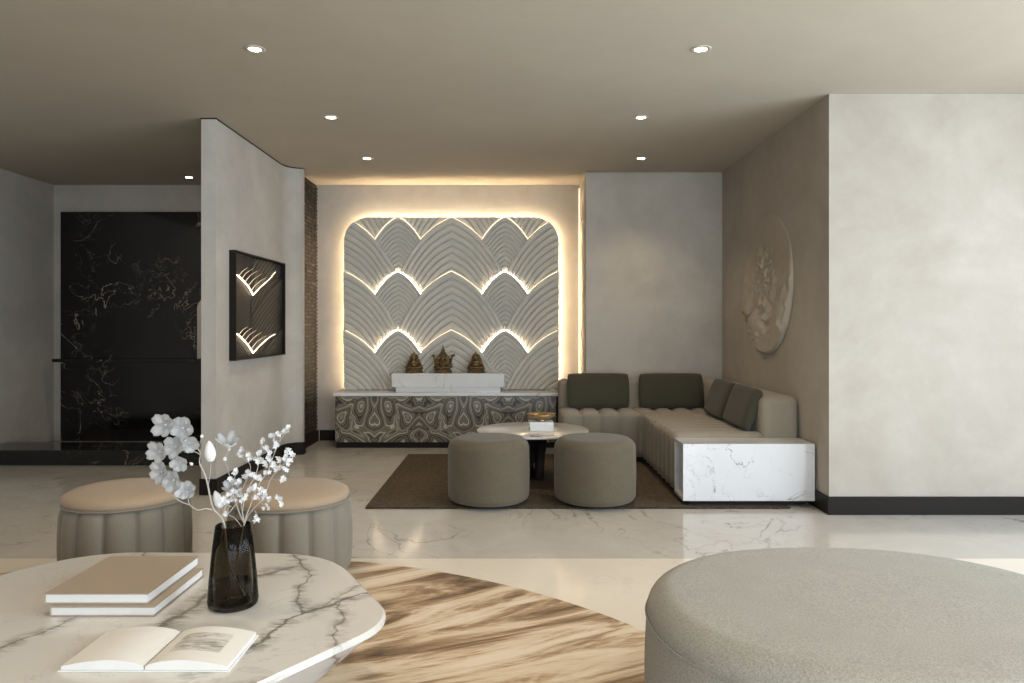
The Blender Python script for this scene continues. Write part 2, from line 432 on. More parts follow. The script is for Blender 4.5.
# thin black strip standing in for the shadow line where the left wall meets the ceiling
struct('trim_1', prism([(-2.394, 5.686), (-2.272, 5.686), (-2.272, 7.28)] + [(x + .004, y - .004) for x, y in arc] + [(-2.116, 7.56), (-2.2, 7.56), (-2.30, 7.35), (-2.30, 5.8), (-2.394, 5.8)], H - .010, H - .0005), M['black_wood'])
struct('trim_2', bx(.775, RW - .01, 7.678, 7.70, H - .012, H - .001), M['plaster_right'])

# corner light line, where the recess meets the alcove wall
tag(link('light_strip', bx(.757, .767, 8.385, 8.398, .02, 2.86), M['corner_led']), 'thin warm vertical light line in the corner right of the carved panel', 'light strip')

# ------------------------------------------------------------------ dark textured cladding in niche beyond left wall
t = thing('cladding_panel', 'dark brown woven looking wall cladding with tan flecks beside the lit back wall', 'wall panel', (-2.22, 7.98, 0))
bm = bmesh.new(); box(bm, -.018, 0, -.41, .418, .13, 2.895)
link('backing', bm, M['black_wood'], t)
bm = bmesh.new(); nr = 66; nc = 7
for i in range(nr):
    z = .14 + 2.74 * i / nr
    for j in range(nc):
        y0 = -.405 + .82 * j / nc; d = random.uniform(.011, .015)
        box(bm, 0, d, y0 + .003, y0 + .82 / nc - .003, z, z + .026)
m, nt, p = newmat('dark_bronze_tiles'); v = coords(nt, (1, 4, 14))
nt.links.new(ramp(nt, noise(nt, v, 1.6, 2), [(.50, (.014, .010, .007)), (.68, (.11, .08, .05))]), p.inputs['Base Color'])
p.inputs['Roughness'].default_value = .5; p.inputs['Specular IOR Level'].default_value = .3
link('tile_face', bm, m, t)
bb('baseboard_niche', bx(-2.239, -2.19, 7.57, 8.385, .001, .125))

# corridor black stone
t = thing('marble_wall_cladding', 'tall black marble wall cladding with pale veins in the corridor at left', 'wall panel', (-3.6, BY, 0))
link('stone_slab', bx(-1.5, 1.205, -.04, -.001, .0, 2.59), M['black_marble'], t)
link('ledge', bx(-1.5, 1.205, -.20, -.041, .90, .935, bev=.004), M['black_marble'], t)
b = bx(-1.4, 1.0, -.5, 0, .0, .14, bev=.01)
tag(link('stone_bench', b, M['black_marble'], loc=(-3.65, 7.4, 0)), 'low black marble plinth on the floor in front of the dark corridor wall', 'plinth')
bm = prism([(-.15, 0), (.15, 0)] + [(.15 * math.cos(a), .55 + .15 * math.sin(a)) for a in [PI * i / 16 for i in range(17)]], 0, .05)
for v in bm.verts: v.co = Vector((v.co.x, v.co.z, v.co.y))
bmesh.ops.recalc_face_normals(bm, faces=bm.faces[:])
tag(link('arched_ornament', bm, M['cream_lacquer'], loc=(-3.36, 8.25, .937)), 'pale arched upright ornament on the dark corridor ledge', 'ornament')

# ------------------------------------------------------------------ downlights
def downlight(x, y, label, power, size=.045):
    t = thing('ceiling_downlight', label, 'ceiling light', (x, y, H), 0, 'recessed ceiling downlights')
    link('trim_ring', lathe([(.036, -.001), (.036, -.006), (.058, -.004), (.06, -.001)], 32, closed=True), M['lamp_ring'], t, True)
    link('lens', lathe([(0, -.004), (.035, -.004), (.035, -.001), (0, -.001)], 24), M['lamp'], t)
    return t
def spot(x, y, power):
    l = bpy.data.lights.new('downlight_beam', 'SPOT'); l.energy = power; l.color = (1, .80, .56)
    l.spot_size = math.radians(105); l.spot_blend = .9; l.shadow_soft_size = .05
    o = bpy.data.objects.new('downlight_beam', l); COL.objects.link(o); o.location = (x, y, H - .02)
SP = 38
for x, y, lab in ((-1.483, 4.27, 'ceiling downlight nearest the camera on the left'), (1.09, 4.27, 'ceiling downlight nearest the camera on the right'),
                  (-1.386, 5.665, 'middle one of the left row of ceiling downlights'), (.988, 5.665, 'middle one of the right row of ceiling downlights'),
                  (-1.381, 7.05, 'farthest left-row downlight, before the carved panel'), (1.229, 7.05, 'farthest right-row downlight, above the sofa'),
                  (-3.47, 7.95, 'downlight in the corridor behind the left wall')):
    downlight(x, y, lab, 16); spot(x, y, SP)
for x, y in ((-1.4, 2.6), (1.1, 2.6), (-1.4, .9), (1.1, .9), (-3.6, 4.5)): spot(x, y, SP * 1.3)

# ------------------------------------------------------------------ carved panel
PX0, PX1, PZ0, PZ1, PR = -1.870, .521, .592, 2.515, .285
def arch_field(X, Z, cx0, cx1, apexes, half, shapeB, shapeS, ro=.0, amp=.038, step=.065, dsB=.0615, dsS=.07):
    """petal scales in overlapping rows; returns relief height toward the viewer"""
    def Dsh(x, sh): return sh[0] * x + sh[1] * x ** 2 + sh[2] * x ** 3
    out = np.full(X.shape, -.02); done = np.zeros(X.shape, bool)
    for az in apexes[::-1]:                       # lowest row is in front
        for kind in ('B', 'S'):
            sh, L, ds = (shapeB, 1.3 * shapeB[3], dsB) if kind == 'B' else (shapeS, .76 * shapeB[3], dsS)
            cs = cx0 if kind == 'B' else cx1
            for cx in cs:
                x = np.abs(X - cx); d = az - Z
                lo = np.full(X.shape, .02); hi = np.full(X.shape, 2.5)
                for _ in range(26):
                    s = (lo + hi) / 2
                    val = s * (L - Dsh(x / s, sh)) - (L - d)
                    lo = np.where(val < 0, s, lo); hi = np.where(val < 0, hi, s)
                s = (lo + hi) / 2
                wmax = shapeB[3] * (.66 if kind == 'B' else .35)
                ins = (s <= 1) & (d > -.001) & (x < wmax) & (~done)
                f = ((1 - s) / ds) % 1.0
                ridge = amp * (1 - np.abs(2 * f - 1) ** 6) * (1 - .3 * f)
                rel = step * np.clip(1 - d / (.75 * shapeB[3]), -.2, 1) + ridge - (.012 if kind == 'S' else 0)
                out = np.where(ins, rel, out); done |= ins
    return out
def grid_mesh(name, xs, zs, R, mask, y0, yback, mat, parent, flip=False):
    nz, nx = R.shape
    idx = -np.ones(R.shape, int); vs = []; fs = []
    cell = mask[:-1, :-1] & mask[1:, :-1] & mask[:-1, 1:] & mask[1:, 1:]
    use = np.zeros(R.shape, bool)
    use[:-1, :-1] |= cell; use[1:, :-1] |= cell; use[:-1, 1:] |= cell; use[1:, 1:] |= cell
    jj, ii = np.nonzero(use); idx[jj, ii] = np.arange(len(jj))
    co = np.stack([xs[ii], y0 - R[jj, ii], zs[jj]], 1)
    cj, ci = np.nonzero(cell)
    quads = np.stack([idx[cj, ci], idx[cj, ci + 1], idx[cj + 1, ci + 1], idx[cj + 1, ci]], 1)
    # rim: boundary edges go back to yback
    from collections import defaultdict
    cp = np.pad(cell, 1); rim = []
    for dj, di, a, b in ((-1, 0, (0, 1), (0, 0)), (1, 0, (1, 0), (1, 1)), (0, -1, (0, 0), (1, 0)), (0, 1, (1, 1), (0, 1))):
        nb = cp[1 + dj:cp.shape[0] - 1 + dj, 1 + di:cp.shape[1] - 1 + di]
        ej, ei = np.nonzero(cell & ~nb)
        rim += [(idx[j + a[0], i + a[1]], idx[j + b[0], i + b[1]]) for j, i in zip(ej, ei)]
    co = co.tolist(); back = {}
    def bk(v):
        if v not in back:
            back[v] = len(co); c = co[v]; co.append([c[0], yback, c[2]])
        return back[v]
    faces = quads.tolist() + [[a, b, bk(b), bk(a)] for a, b in rim]
    me = bpy.data.meshes.new(name); me.from_pydata(co, [], faces); me.update()
    me.polygons.foreach_set('use_smooth', [True] * len(quads) + [False] * len(rim))
    me.materials.append(mat)
    o = bpy.data.objects.new(name, me); COL.objects.link(o); o.parent = parent
    return o
BIG = (.45, .45, 1.0, 1.0); SML = (.35, 2.4, 0)
CXm = -.675; HP = .596
APX = [3.161, 2.509, 1.905, 1.252, .600]
pc = thing('carved_wall_panel', 'large grey carved panel of layered fan scales with glowing warm edges on back wall', 'wall panel', (CXm, BY, 0))
xs = np.arange(PX0, PX1 + .001, .0048); zs = np.arange(PZ0, PZ1 + .001, .0048)
X, Z = np.meshgrid(xs, zs)
cb_ = [CXm - 4 * HP, CXm - 2 * HP, CXm, CXm + 2 * HP, CXm + 4 * HP]; cs_ = [CXm - 3 * HP, CXm - HP, CXm + HP, CXm + 3 * HP]
R = arch_field(X, Z, cb_, cs_, APX, HP, BIG, SML)
dx = np.maximum(np.abs(X - (PX0 + PX1) / 2) - ((PX1 - PX0) / 2 - PR), 0); dz = np.maximum(Z - (PZ1 - PR), 0)
mask = (dx ** 2 + dz ** 2) <= PR ** 2 + .0004
grid_mesh('carved_relief', xs - CXm, zs, R, mask, 8.285 - BY, 8.325 - BY, M['panel'], pc)
def inside(x, z):
    a = max(abs(x - (PX0 + PX1) / 2) - ((PX1 - PX0) / 2 - PR), 0); b = max(z - (PZ1 - PR), 0)
    return a * a + b * b <= (PR - .006) ** 2 and PX0 + .006 < x < PX1 - .006 and PZ0 < z < PZ1 - .006
for az in APX[1:-1]:
    for kind, cs in (('S', cs_), ('B', cb_)):
        for cx in cs:
            for sgn in (-1, 1):
                w = .268 if kind == 'S' else .333
                sh = SML if kind == 'S' else BIG
                pts = []
                for i in range(25):
                    x = w * i / 24
                    zz = az - (sh[0] * x + sh[1] * x * x + sh[2] * x ** 3) + .006
                    if inside(cx + sgn * x, zz): pts.append((cx + sgn * x - CXm, 8.285 - BY - (.044 if kind == 'S' else .058), zz))
                if len(pts) < 3: continue
                link('edge_light', tube(bmesh.new(), pts, (.0032 if az < 2.4 else .0022) if kind == 'S' else .0015, 6), M['led'] if kind == 'S' and az < 2.4 else M['led_soft'], pc)
# halo strip behind the panel and slim standoff frame
pts = [(PX0 + .045, 8.365, .64)]
r = PR - .045; cxl, cxr, cz = PX0 + PR, PX1 - PR, PZ1 - PR
pts += [(cxl - r * math.cos(a), 8.365, cz + r * math.sin(a)) for a in [PI / 2 * i / 10 for i in range(11)]]
pts += [(cxr + r * math.sin(a), 8.365, cz + r * math.cos(a)) for a in [PI / 2 * i / 10 for i in range(11)]]
pts += [(PX1 - .045, 8.365, .64)]
pts = [(x - CXm, y - BY, z) for x, y, z in pts]
link('halo_light', tube(bmesh.new(), pts, .010, 8), M['halo'], pc)
link('mounting_frame', bx(PX0 + .12 - CXm, PX1 - .12 - CXm, 8.326 - BY, -.002, .62, PZ1 - .12), M['black_wood'], pc)

# ------------------------------------------------------------------ console under the panel
cx = (-1.886 + .505) / 2; CW = (.505 + 1.886) / 2
t = thing('console_cabinet', 'long low console with swirling bookmatched burl front and white marble top', 'cabinet', (cx, 8.14, 0))
link('plinth', bx(-CW + .01, CW - .01, -.245, .245, 0, .06), M['black_wood'], t)
link('body', bx(-CW, CW, -.228, .25, .06, .552, bev=.003), M['burl'], t)
for i in range(2):
    link('front_panel', bx(-CW + .002 + i * CW, -.002 + i * (CW - .035), -.255, -.229, .062, .55, bev=.002), M['burl'], t)
link('end_panel', bx(CW - .033, CW, -.255, -.229, .062, .55), M['black_wood'], t)
link('marble_top', bx(-CW - .02, CW + .02, -.265, .255, .553, .588, bev=.004), M['counter_marble'], t)
# raised marble plinth with statuettes
t = thing('marble_riser', 'white veined marble block on a recessed foot carrying three bronze statuettes', 'display stand', (-.69, 8.07, .589))
link('foot', bx(-.565, .565, -.075, .075, 0, .052), M['counter_marble'], t)
link('block', bx(-.608, .608, -.10, .10, .052, .199, bev=.004), M['counter_marble'], t)

def blob(bm, c, r, s=(1, 1, 1), seg=14, rot=None):
    mtx = Matrix.Translation(c) @ (rot.to_matrix().to_4x4() if rot else Matrix()) @ Matrix.Diagonal((r * s[0], r * s[1], r * s[2], 1))
    bmesh.ops.create_uvsphere(bm, u_segments=seg, v_segments=max(6, seg // 2 + 2), radius=1, matrix=mtx); return bm
def statuette(x, big, label):
    k = 1.0
    t = thing('bronze_statuette', label, 'statuette', (x, 8.07, .7885), 0, 'bronze statuettes on the marble block'); t.scale = (1.2, 1.1, 1.04)
    w = .155 if big else .155
    # stepped lotus base
    bm = lathe([(0, 0), (.078, 0), (.080, .012), (.072, .018), (.076, .028), (.068, .040), (.06, .046), (0, .046)], 28, lambda a, z: 1 + .05 * abs(math.sin(7 * a)))
    for v in bm.verts: v.co.y *= .62
    link('pedestal', bm, M['bronze'], t)
    bm = bmesh.new()
    # crossed legs
    for s in (-1, 1):
        tube(bm, spline([(s * .012, .01, .062), (s * .06, -.012, .06), (s * .045, -.036, .056), (-s * .02, -.042, .056)], 4), .019, 8, .011)
    blob(bm, (0, .0, .095), .040, (1.05, .75, 1.15)); blob(bm, (0, -.014, .085), .030, (1, .8, .9))     # belly, chest
    if big:
        for s in (-1, 1):   # four arms
            tube(bm, spline([(s * .03, 0, .125), (s * .062, .0, .112), (s * .075, -.012, .14), (s * .082, -.012, .172)], 4), .012, 8, .008)
            tube(bm, spline([(s * .03, -.006, .115), (s * .058, -.016, .092), (s * .042, -.04, .082)], 4), .012, 8, .008)
            blob(bm, (s * .085, -.012, .180), .013, (1.3, .7, 1))
        tube(bm, [(.08, -.01, .178), (.108, -.01, .186)], .009, 8, .013)
        blob(bm, (0, -.006, .155), .030, (1, .85, .95))
        for s in (-1, 1): blob(bm, (s * .038, .002, .152), .021, (1, .3, 1.15))
        tube(bm, spline([(0, -.03, .155), (0, -.05, .13), (.012, -.05, .1), (.03, -.046, .095)], 5), .012, 8, .006)
        link('figure', bm, M['bronze'], t, True)
        link('crown', lathe([(0, .172), (.034, .172), (.031, .186), (.036, .192), (.026, .2), (.028, .21), (.018, .222), (.018, .235), (.009, .255), (.005, .285), (0, .29)], 20), M['bronze'], t)
        blo = bmesh.new()
        for i in range(15):     # beaded aureole behind
            a = PI * (i / 14); blob(blo, (.078 * math.cos(a), .03, .06 + .135 * math.sin(a)), .010, (1, .6, 1), 8)
        tube(blo, [(.072 * math.cos(PI * i / 20), .03, .06 + .13 * math.sin(PI * i / 20)) for i in range(21)], .007, 6)
        link('aureole', blo, M['bronze'], t)
    else:
        for s in (-1, 1):
            tube(bm, spline([(s * .028, 0, .122), (s * .052, -.008, .098), (s * .03, -.036, .082)], 4), .012, 8, .009)
        blob(bm, (0, -.008, .150), .024, (.95, .9, 1.1))
        link('figure', bm, M['bronze'], t, True)
        link('crown', lathe([(0, .165), (.027, .165), (.024, .176), (.027, .182), (.018, .19), (.018, .198), (.009, .21), (.0, .222)], 20), M['bronze'], t)
        bm = bmesh.new()        # ornate triangular back plate with bead rows
        for i in range(7):
            z = .05 + i * .022; ww = .068 * (1 - i / 8.5)
            for q in range(-3, 4): blob(bm, (ww * q / 3, .026, z), .0135, (1, .5, 1), 8)
        link('back_plate', bm, M['bronze'], t)
    return t
XS = lambda px: (px - 512) / F * 8.07
statuette(XS(414), False, 'leftmost small bronze seated statuette with pointed crown on the marble block')
statuette(XS(443), True, 'taller central bronze statuette with raised arms and tall crown')
statuette(XS(476), False, 'small bronze seated statuette right of the tall central one')

# ------------------------------------------------------------------ lit wall art on left wall
t = thing('framed_relief', 'dark framed relief picture with two glowing arched lines on the left wall', 'picture', (-2.274, 6.60, 1.466), PI / 2)
# local x runs along the wall (-> +Y world), local -y faces the room (+X world)
W2, H2 = .65, .446
bm = bmesh.new()
for a in ((-W2, W2, -H2, -H2 + .012), (-W2, W2, H2 - .012, H2), (-W2, -W2 + .012, -H2 + .012, H2 - .012), (W2 - .012, W2, -H2 + .012, H2 - .012)):
    box(bm, a[0], a[1], -.055, 0, a[2], a[3])
link('frame', bm, M['black_wood'], t)
xs2 = np.arange(-W2 + .012, W2 - .0119, .006); zs2 = np.arange(-H2 + .012, H2 - .0119, .006)
X2, Z2 = np.meshgrid(xs2, zs2)
# stretched petal pattern: small petal apex at the near edge, big one at the far edge
sx_ = .62
R2 = arch_field(X2 * sx_, Z2, [(.66) * sx_ ], [-.66 * sx_], [.94, .30, -.185, -.67], .4, (.42, .55, 0, .80), (.30, 1.3, 0), amp=.008, step=.015, dsB=.045, dsS=.045)
grid_mesh('relief', xs2, zs2, R2, np.ones(X2.shape, bool), -.012, -.002, M['dark_relief'], t)
def art_line(az, cx, w, sh, sgn, mat, r, cut=1):
    pts = []
    for i in range(21):
        x = w * (i / 20) * cut
        pts.append((cx + sgn * x, -.026, az - sh(x * sx_)))
    link('glow_line', tube(bmesh.new(), pts, r, 6), mat, t)
# ------------------------------------------------------------------ round relief on right wall
def disc_relief():
    n = 150; rr = .60
    bm = bmesh.new()
    import mathutils.noise as N
    rings = []
    for i in range(60):
        r = rr * (i + 1) / 60
        ring = []
        for k in range(180):
            a = 2 * PI * k / 180; y = r * math.cos(a); z = r * math.sin(a)
            h = .008 + .030 * max(0, min(1, (.28 - z) / .35))
            p = Vector((y * 3.2, z * 3.2, 4.1))
            turb = N.fractal(p, 1, 2, 4)
            low = max(0, min(1, (.15 - z) / .5))
            h += low * (.05 * abs(turb) * 1.8 - .012 + .016 * math.sin(9 * z + 6 * turb + 4 * y))
            bl = max(0, 1 - (((y - .05) ** 2 + (z - .12) ** 2) / .09))           # blossom sprays
            h += bl * .05 * max(0, N.noise(Vector((y * 26, z * 26, 1.))))
            if r > rr * .96: h = max(.001, h * (1 - .6 * ((r / rr - .96) / .04) ** 2))
            up = max(0, min(1, (z - .05) / .3)); h -= up * .003
            ring.append(bm.verts.new((-h, y, z)))
        rings.append(ring)
    c = bm.verts.new((-.03, 0, 0))
    for k in range(180): bm.faces.new((c, rings[0][k], rings[0][(k + 1) % 180]))
    for a, b in zip(rings, rings[1:]):
        for k in range(180): bm.faces.new((a[k], b[k], b[(k + 1) % 180], a[(k + 1) % 180]))
    bk = [bm.verts.new((0, rr * math.cos(2 * PI * k / 180), rr * math.sin(2 * PI * k / 180))) for k in range(180)]
    for k in range(180): bm.faces.new((rings[-1][k], bk[k], bk[(k + 1) % 180], rings[-1][(k + 1) % 180]))
    bm.faces.new(bk)
    bmesh.ops.recalc_face_normals(bm, faces=bm.faces[:])
    return bm
disc_mat = plaster('plaster_relief', (.44, .385, .31), (.36, .31, .245))
tag(link('round_relief', disc_relief(), disc_mat, smooth=True, loc=(RW - .001, 6.33, 1.66)), 'round plaster coloured relief disc with rock and blossom carving on right wall', 'wall art')

# ------------------------------------------------------------------ rugs
tag(link('woven_rug', prism(rrect(-1.045, 1.98, 5.257, 7.457, .01), .001, .011), M['rug']), 'rectangular dark brown woven rug under the poufs and coffee table', 'rug')
tag(link('round_rug', lathe([(0, .001), (2.62, .001), (2.62, .007), (2.612, .009), (0, .009)], 160, ctr=(0, 0)), M['round_rug'], loc=(-1.503, 1.527, 0)),
    'large round rug streaked with tan, cream and brown in the foreground', 'rug')

# ------------------------------------------------------------------ sofa
def channel_seat(axis, a0, a1, prof, n, bulge=.034, sub=14):
    """prof: (d, z, nd, nz) across; ribs repeat along axis from a0 to a1"""
    bm = bmesh.new(); rows = []
    N_ = n * sub
    for i in range(N_ + 1):
        tt = i / N_; a = a0 + (a1 - a0) * tt
        b = bulge * (abs(math.sin(PI * tt * n)) ** .55 - 1)
        row = []
        for d, z, nd_, nz in prof:
            dd, zz = d + nd_ * b, z + nz * b
            row.append(bm.verts.new((a, dd, zz) if axis == 'x' else (dd, a, zz)))
        rows.append(row)
    for p, q in zip(rows, rows[1:]):
        for k in range(len(p)):
            k2 = (k + 1) % len(p)
            bm.faces.new((p[k], p[k2], q[k2], q[k]))
    bm.faces.new(rows[0]); bm.faces.new(rows[-1][::-1])
    bmesh.ops.recalc_face_normals(bm, faces=bm.faces[:])
    return bm
def seat_prof(d_front, d_back, z0, z1, r=.06, s=1):
    P = [(d_front, z0, -s, 0)]
    for k in range(5): P.append((d_front, z0 + (z1 - r - z0) * (k + 1) / 5, -s, 0))
    for k in range(1, 7):
        a = PI / 2 * k / 6
        P.append((d_front + s * r * (1 - math.cos(a)), z1 - r + r * math.sin(a), -s * math.cos(a), math.sin(a)))
    for k in range(1, 6): P.append((d_front + s * r + (d_back - d_front - s * r) * k / 5, z1, 0, 1))
    P.append((d_back, z0, 0, 0))
    return P
t = thing('corner_sofa', 'taupe fabric corner sofa with channelled seats against the alcove walls', 'sofa', (0, 0, 0))
link('base', prism([(.55, 7.05), (1.30, 7.05), (1.30, 5.66), (2.12, 5.66), (2.12, 7.60), (.55, 7.60)], .0115, .065), M['black_wood'], t)
link('seat', channel_seat('x', .475, 1.93, seat_prof(6.95, 7.43, .066, .495), 8), M['sofa'], t, True)
link('seat', channel_seat('y', 5.615, 6.948, seat_prof(1.218, 1.95, .066, .488), 8), M['sofa'], t, True)
def rbox(*a, bev=.06, seg=5): return bx(*a, bev=bev, seg=seg)
link('backrest', rbox(.475, 1.95, 7.42, 7.67, .066, .762, bev=.055), M['sofa'], t, True)
link('backrest', rbox(1.892, 2.18, 5.60, 7.67, .066, .765, bev=.065), M['sofa'], t, True)
def pillow(w, h, th, label, loc, rot):
    bm = bmesh.new(); n = 22
    def pt(u, v, s):
        e = (max(0, 1 - abs(u) ** 9) * max(0, 1 - abs(v) ** 9)) ** .5
        cu = 1 - .03 * abs(v) ** 4; cv = 1 - .03 * abs(u) ** 4
        k = (abs(u) ** 8 + abs(v) ** 8); c = 1 - .022 * max(0, k - 1)
        return Vector((u * w / 2 * cu * c, s * (th / 2) * (.12 + .88 * e * (1 - .12 * (u * u + v * v))), v * h / 2 * cv * c))
    g = {}
    for s in (-1, 1):
        for i in range(n + 1):
            for j in range(n + 1): g[s, i, j] = bm.verts.new(pt(math.sin(PI / 2 * (-1 + 2 * i / n)), math.sin(PI / 2 * (-1 + 2 * j / n)), s))
        for i in range(n):
            for j in range(n): bm.faces.new((g[s, i, j], g[s, i + 1, j], g[s, i + 1, j + 1], g[s, i, j + 1]))
    for i in range(n):
        for a, b in (((i, 0), (i + 1, 0)), ((i, n), (i + 1, n)), ((0, i), (0, i + 1)), ((n, i), (n, i + 1))):
            bm.faces.new((g[1, a[0], a[1]], g[1, b[0], b[1]], g[-1, b[0], b[1]], g[-1, a[0], a[1]]))
    bmesh.ops.recalc_face_normals(bm, faces=bm.faces[:])
    o = link('scatter_cushion', bm, M['cushion'], None, True, loc); o.rotation_euler = rot
    tag(o, label, 'cushion', 'dark olive cushions on the sofa')
tilt = -.22
pillow(.615, .345, .12, 'dark olive cushion at the left end of the sofa, nearest the lit panel', (.852, 7.315, .662), (tilt, 0, 0))
pillow(.635, .345, .12, 'dark olive cushion on the back part of the sofa, nearest the corner', (1.573, 7.315, .662), (tilt, 0, 0))
pillow(.60, .335, .11, 'olive cushion on the right wall side, farther from the marble table', (1.86, 6.60, .655), (-.34, 0, -PI / 2))
pillow(.60, .335, .11, 'olive cushion on the right wall side, nearer the marble table', (1.86, 5.985, .655), (-.34, 0, -PI / 2))

# marble side table, open at its left end
t = thing('marble_side_table', 'white veined marble box side table at the near end of the sofa', 'table', (1.70, 5.45, 0))
link('plinth', bx(-.42, .42, -.10, .13, .0115, .045), M['black_wood'], t)
bm = bmesh.new(); x0, x1, y0, y1, z0, z1 = -.475, .47, -.15, .145, .046, .455; w = .022
box(bm, x0, x1, y0, y0 + w, z0, z1, bev=.002); box(bm, x0, x1, y1 - w, y1, z0, z1, bev=.002)
box(bm, x0, x1, y0 + w, y1 - w, z1 - w, z1); box(bm, x0, x1, y0 + w, y1 - w, z0, z0 + w)
box(bm, x1 - w, x1, y0 + w, y1 - w, z0 + w, z1 - w)
link('marble_shell', bm, M['white_marble'], t)
link('inner_panel', bx(x0 + .06, x0 + .08, y0 + w, y1 - w, z0 + w, z1 - w), M['white_marble'], t)

# ------------------------------------------------------------------ poufs
def round_prof(R_, h, rt, rb, z0=0, dome=.01):
    P = [(0, z0)]
    P += [(R_ - rb + rb * math.sin(a), z0 + rb - rb * math.cos(a)) for a in [PI / 2 * i / 6 for i in range(7)]]
    P += [(R_ * (1 + .012 * math.sin(PI * i / 6)), z0 + rb + (h - rb - rt - z0) * i / 6) for i in range(1, 6)]
    P += [(R_ - rt + rt * math.cos(a), h - rt + rt * math.sin(a)) for a in [PI / 2 * i / 8 for i in range(9)]]
    P += [((R_ - rt) * (1 - i / 8), h + dome * math.sin(PI / 2 * i / 8)) for i in range(1, 8)] + [(0, h + dome)]
    return P
def pouf(x, y, label, zf):
    t = thing('round_pouf', label, 'pouf', (x, y, zf), 0, 'olive grey poufs on the rug')
    link('dark_base', lathe([(0, 0), (.24, 0), (.24, .014), (0, .014)], 40), M['black_wood'], t)  # dark disc added for the shadow under the pouf
    link('upholstery', lathe(round_prof(.298, .470, .075, .045, .014, .006), 72), M['pouf'], t, True)
pouf(-.172, 5.46, 'round olive grey pouf on the rug, left of the pair', .0115)
pouf(.611, 5.46, 'round olive grey pouf on the rug, right of the pair', .0115)
t = thing('large_ottoman', 'very large pale grey round ottoman in the right foreground', 'ottoman', (1.10, 2.22, .0095))
link('dark_base', lathe([(0, 0), (.48, 0), (.48, .02), (0, .02)], 48), M['black_wood'], t)
sq = lambda a, z: ((abs(math.cos(a)) / 1.14) ** 2.2 + (abs(math.sin(a)) / .93) ** 2.2) ** (-1 / 2.2)
link('upholstery', lathe(round_prof(.6, .476, .07, .05, .02, .006), 128, sq), M['big_pouf'], t, True)
link('seam', lathe([(.6035 + .0025 * math.cos(a), .398 + .0025 * math.sin(a)) for a in [2 * PI * i / 6 for i in range(6)]], 128, sq, closed=True), M['big_pouf'], t, True)

def fluted(x, y, label):
    t = thing('channelled_ottoman', label, 'ottoman', (x, y, .0095), 0, 'channelled ottomans behind the marble table')
    nf = 13
    rf = lambda a, z: 1 - .10 * (1 - abs(math.sin(nf * a / 2)) ** .5)
    R_ = .305; h = .40
    link('dark_base', lathe([(0, 0), (.25, 0), (.25, .02), (0, .02)], 40), M['black_wood'], t)
    P = [(0, .021), (R_ * .93, .021), (R_ * .98, .05)] + [(R_ * (1 + .02 * math.sin(PI * i / 8)), .05 + .30 * i / 8) for i in range(1, 9)] + [(R_ * .985, .37), (R_ * .95, .395), (R_ * .9, h), (0, h)]
    link('body', lathe(P, nf * 12, rf), M['velvet'], t, True)
    link('seat_cushion', lathe([(0, .401), (.27, .401), (.289, .408), (.296, .426), (.29, .444), (.262, .460), (.18, .470), (.09, .474), (0, .475)], 72), M['tan_velvet'], t, True)
    link('piping', lathe([(.292 + .006 * math.cos(a), .404 + .006 * math.sin(a)) for a in [2 * PI * i / 8 for i in range(8)]], 72, closed=True), M['velvet'], t, True)
fluted(-1.137, 3.80, 'channelled velvet ottoman with tan top behind the flower vase')
fluted(-1.975, 3.80, 'channelled velvet ottoman with tan top at the far left edge')

# ------------------------------------------------------------------ low round table between poufs
t = thing('coffee_table', 'small round white marble coffee table behind the two poufs', 'table', (.175, 6.26, .0115))
link('tabletop', lathe([(0, .395), (.46, .395), (.472, .399), (.475, .407), (.472, .415), (.46, .418), (0, .418)], 96), M['top_marble'], t, True)
for a in (PI * .5, PI * 1.22, PI * 1.78):
    bm = bmesh.new(); tube(bm, [(.07 * math.cos(a), .07 * math.sin(a), 0), (.075 * math.cos(a), .075 * math.sin(a), .2), (.10 * math.cos(a), .10 * math.sin(a), .394)], .043, 20, .05)
    link('leg', bm, M['black_wood'], t, True)
zt = .0115 + .418
for i, (lab, dxx, rz, th) in enumerate((('bottom white book of the small stack on the coffee table', 0, .05, .026), ('white book in the middle of the coffee table stack', .004, -.03, .022), ('topmost white book of the coffee table stack, under the bowl', -.003, .03, .022))):
    t = thing('coffee_table_book', lab, 'book', (.245 + dxx, 6.22, zt + .0005), rz, 'white books on the coffee table')
    link('cover', (lambda b: (box(b, -.10, .10, -.075, .075, 0, .003), box(b, -.10, .10, -.075, .075, th - .003, th), box(b, -.10, .10, .072, .075, .003, th - .003), b)[-1])(bmesh.new()), M['white_cover'], t)
    link('pages', bx(-.096, .096, -.071, .0715, .0032, th - .0032), M['paper'], t)
    zt += th + .0006
bm = lathe([(0, .0), (.04, .0), (.042, .006), (.035, .012), (.08, .026), (.112, .046), (.12, .062), (.116, .062), (.10, .046), (.07, .032), (0, .022)], 48)
tag(link('shallow_bowl', bm, M['bowl'], None, True, (.245, 6.22, zt + .0005)), 'shallow brass footed bowl on the white book stack', 'bowl')

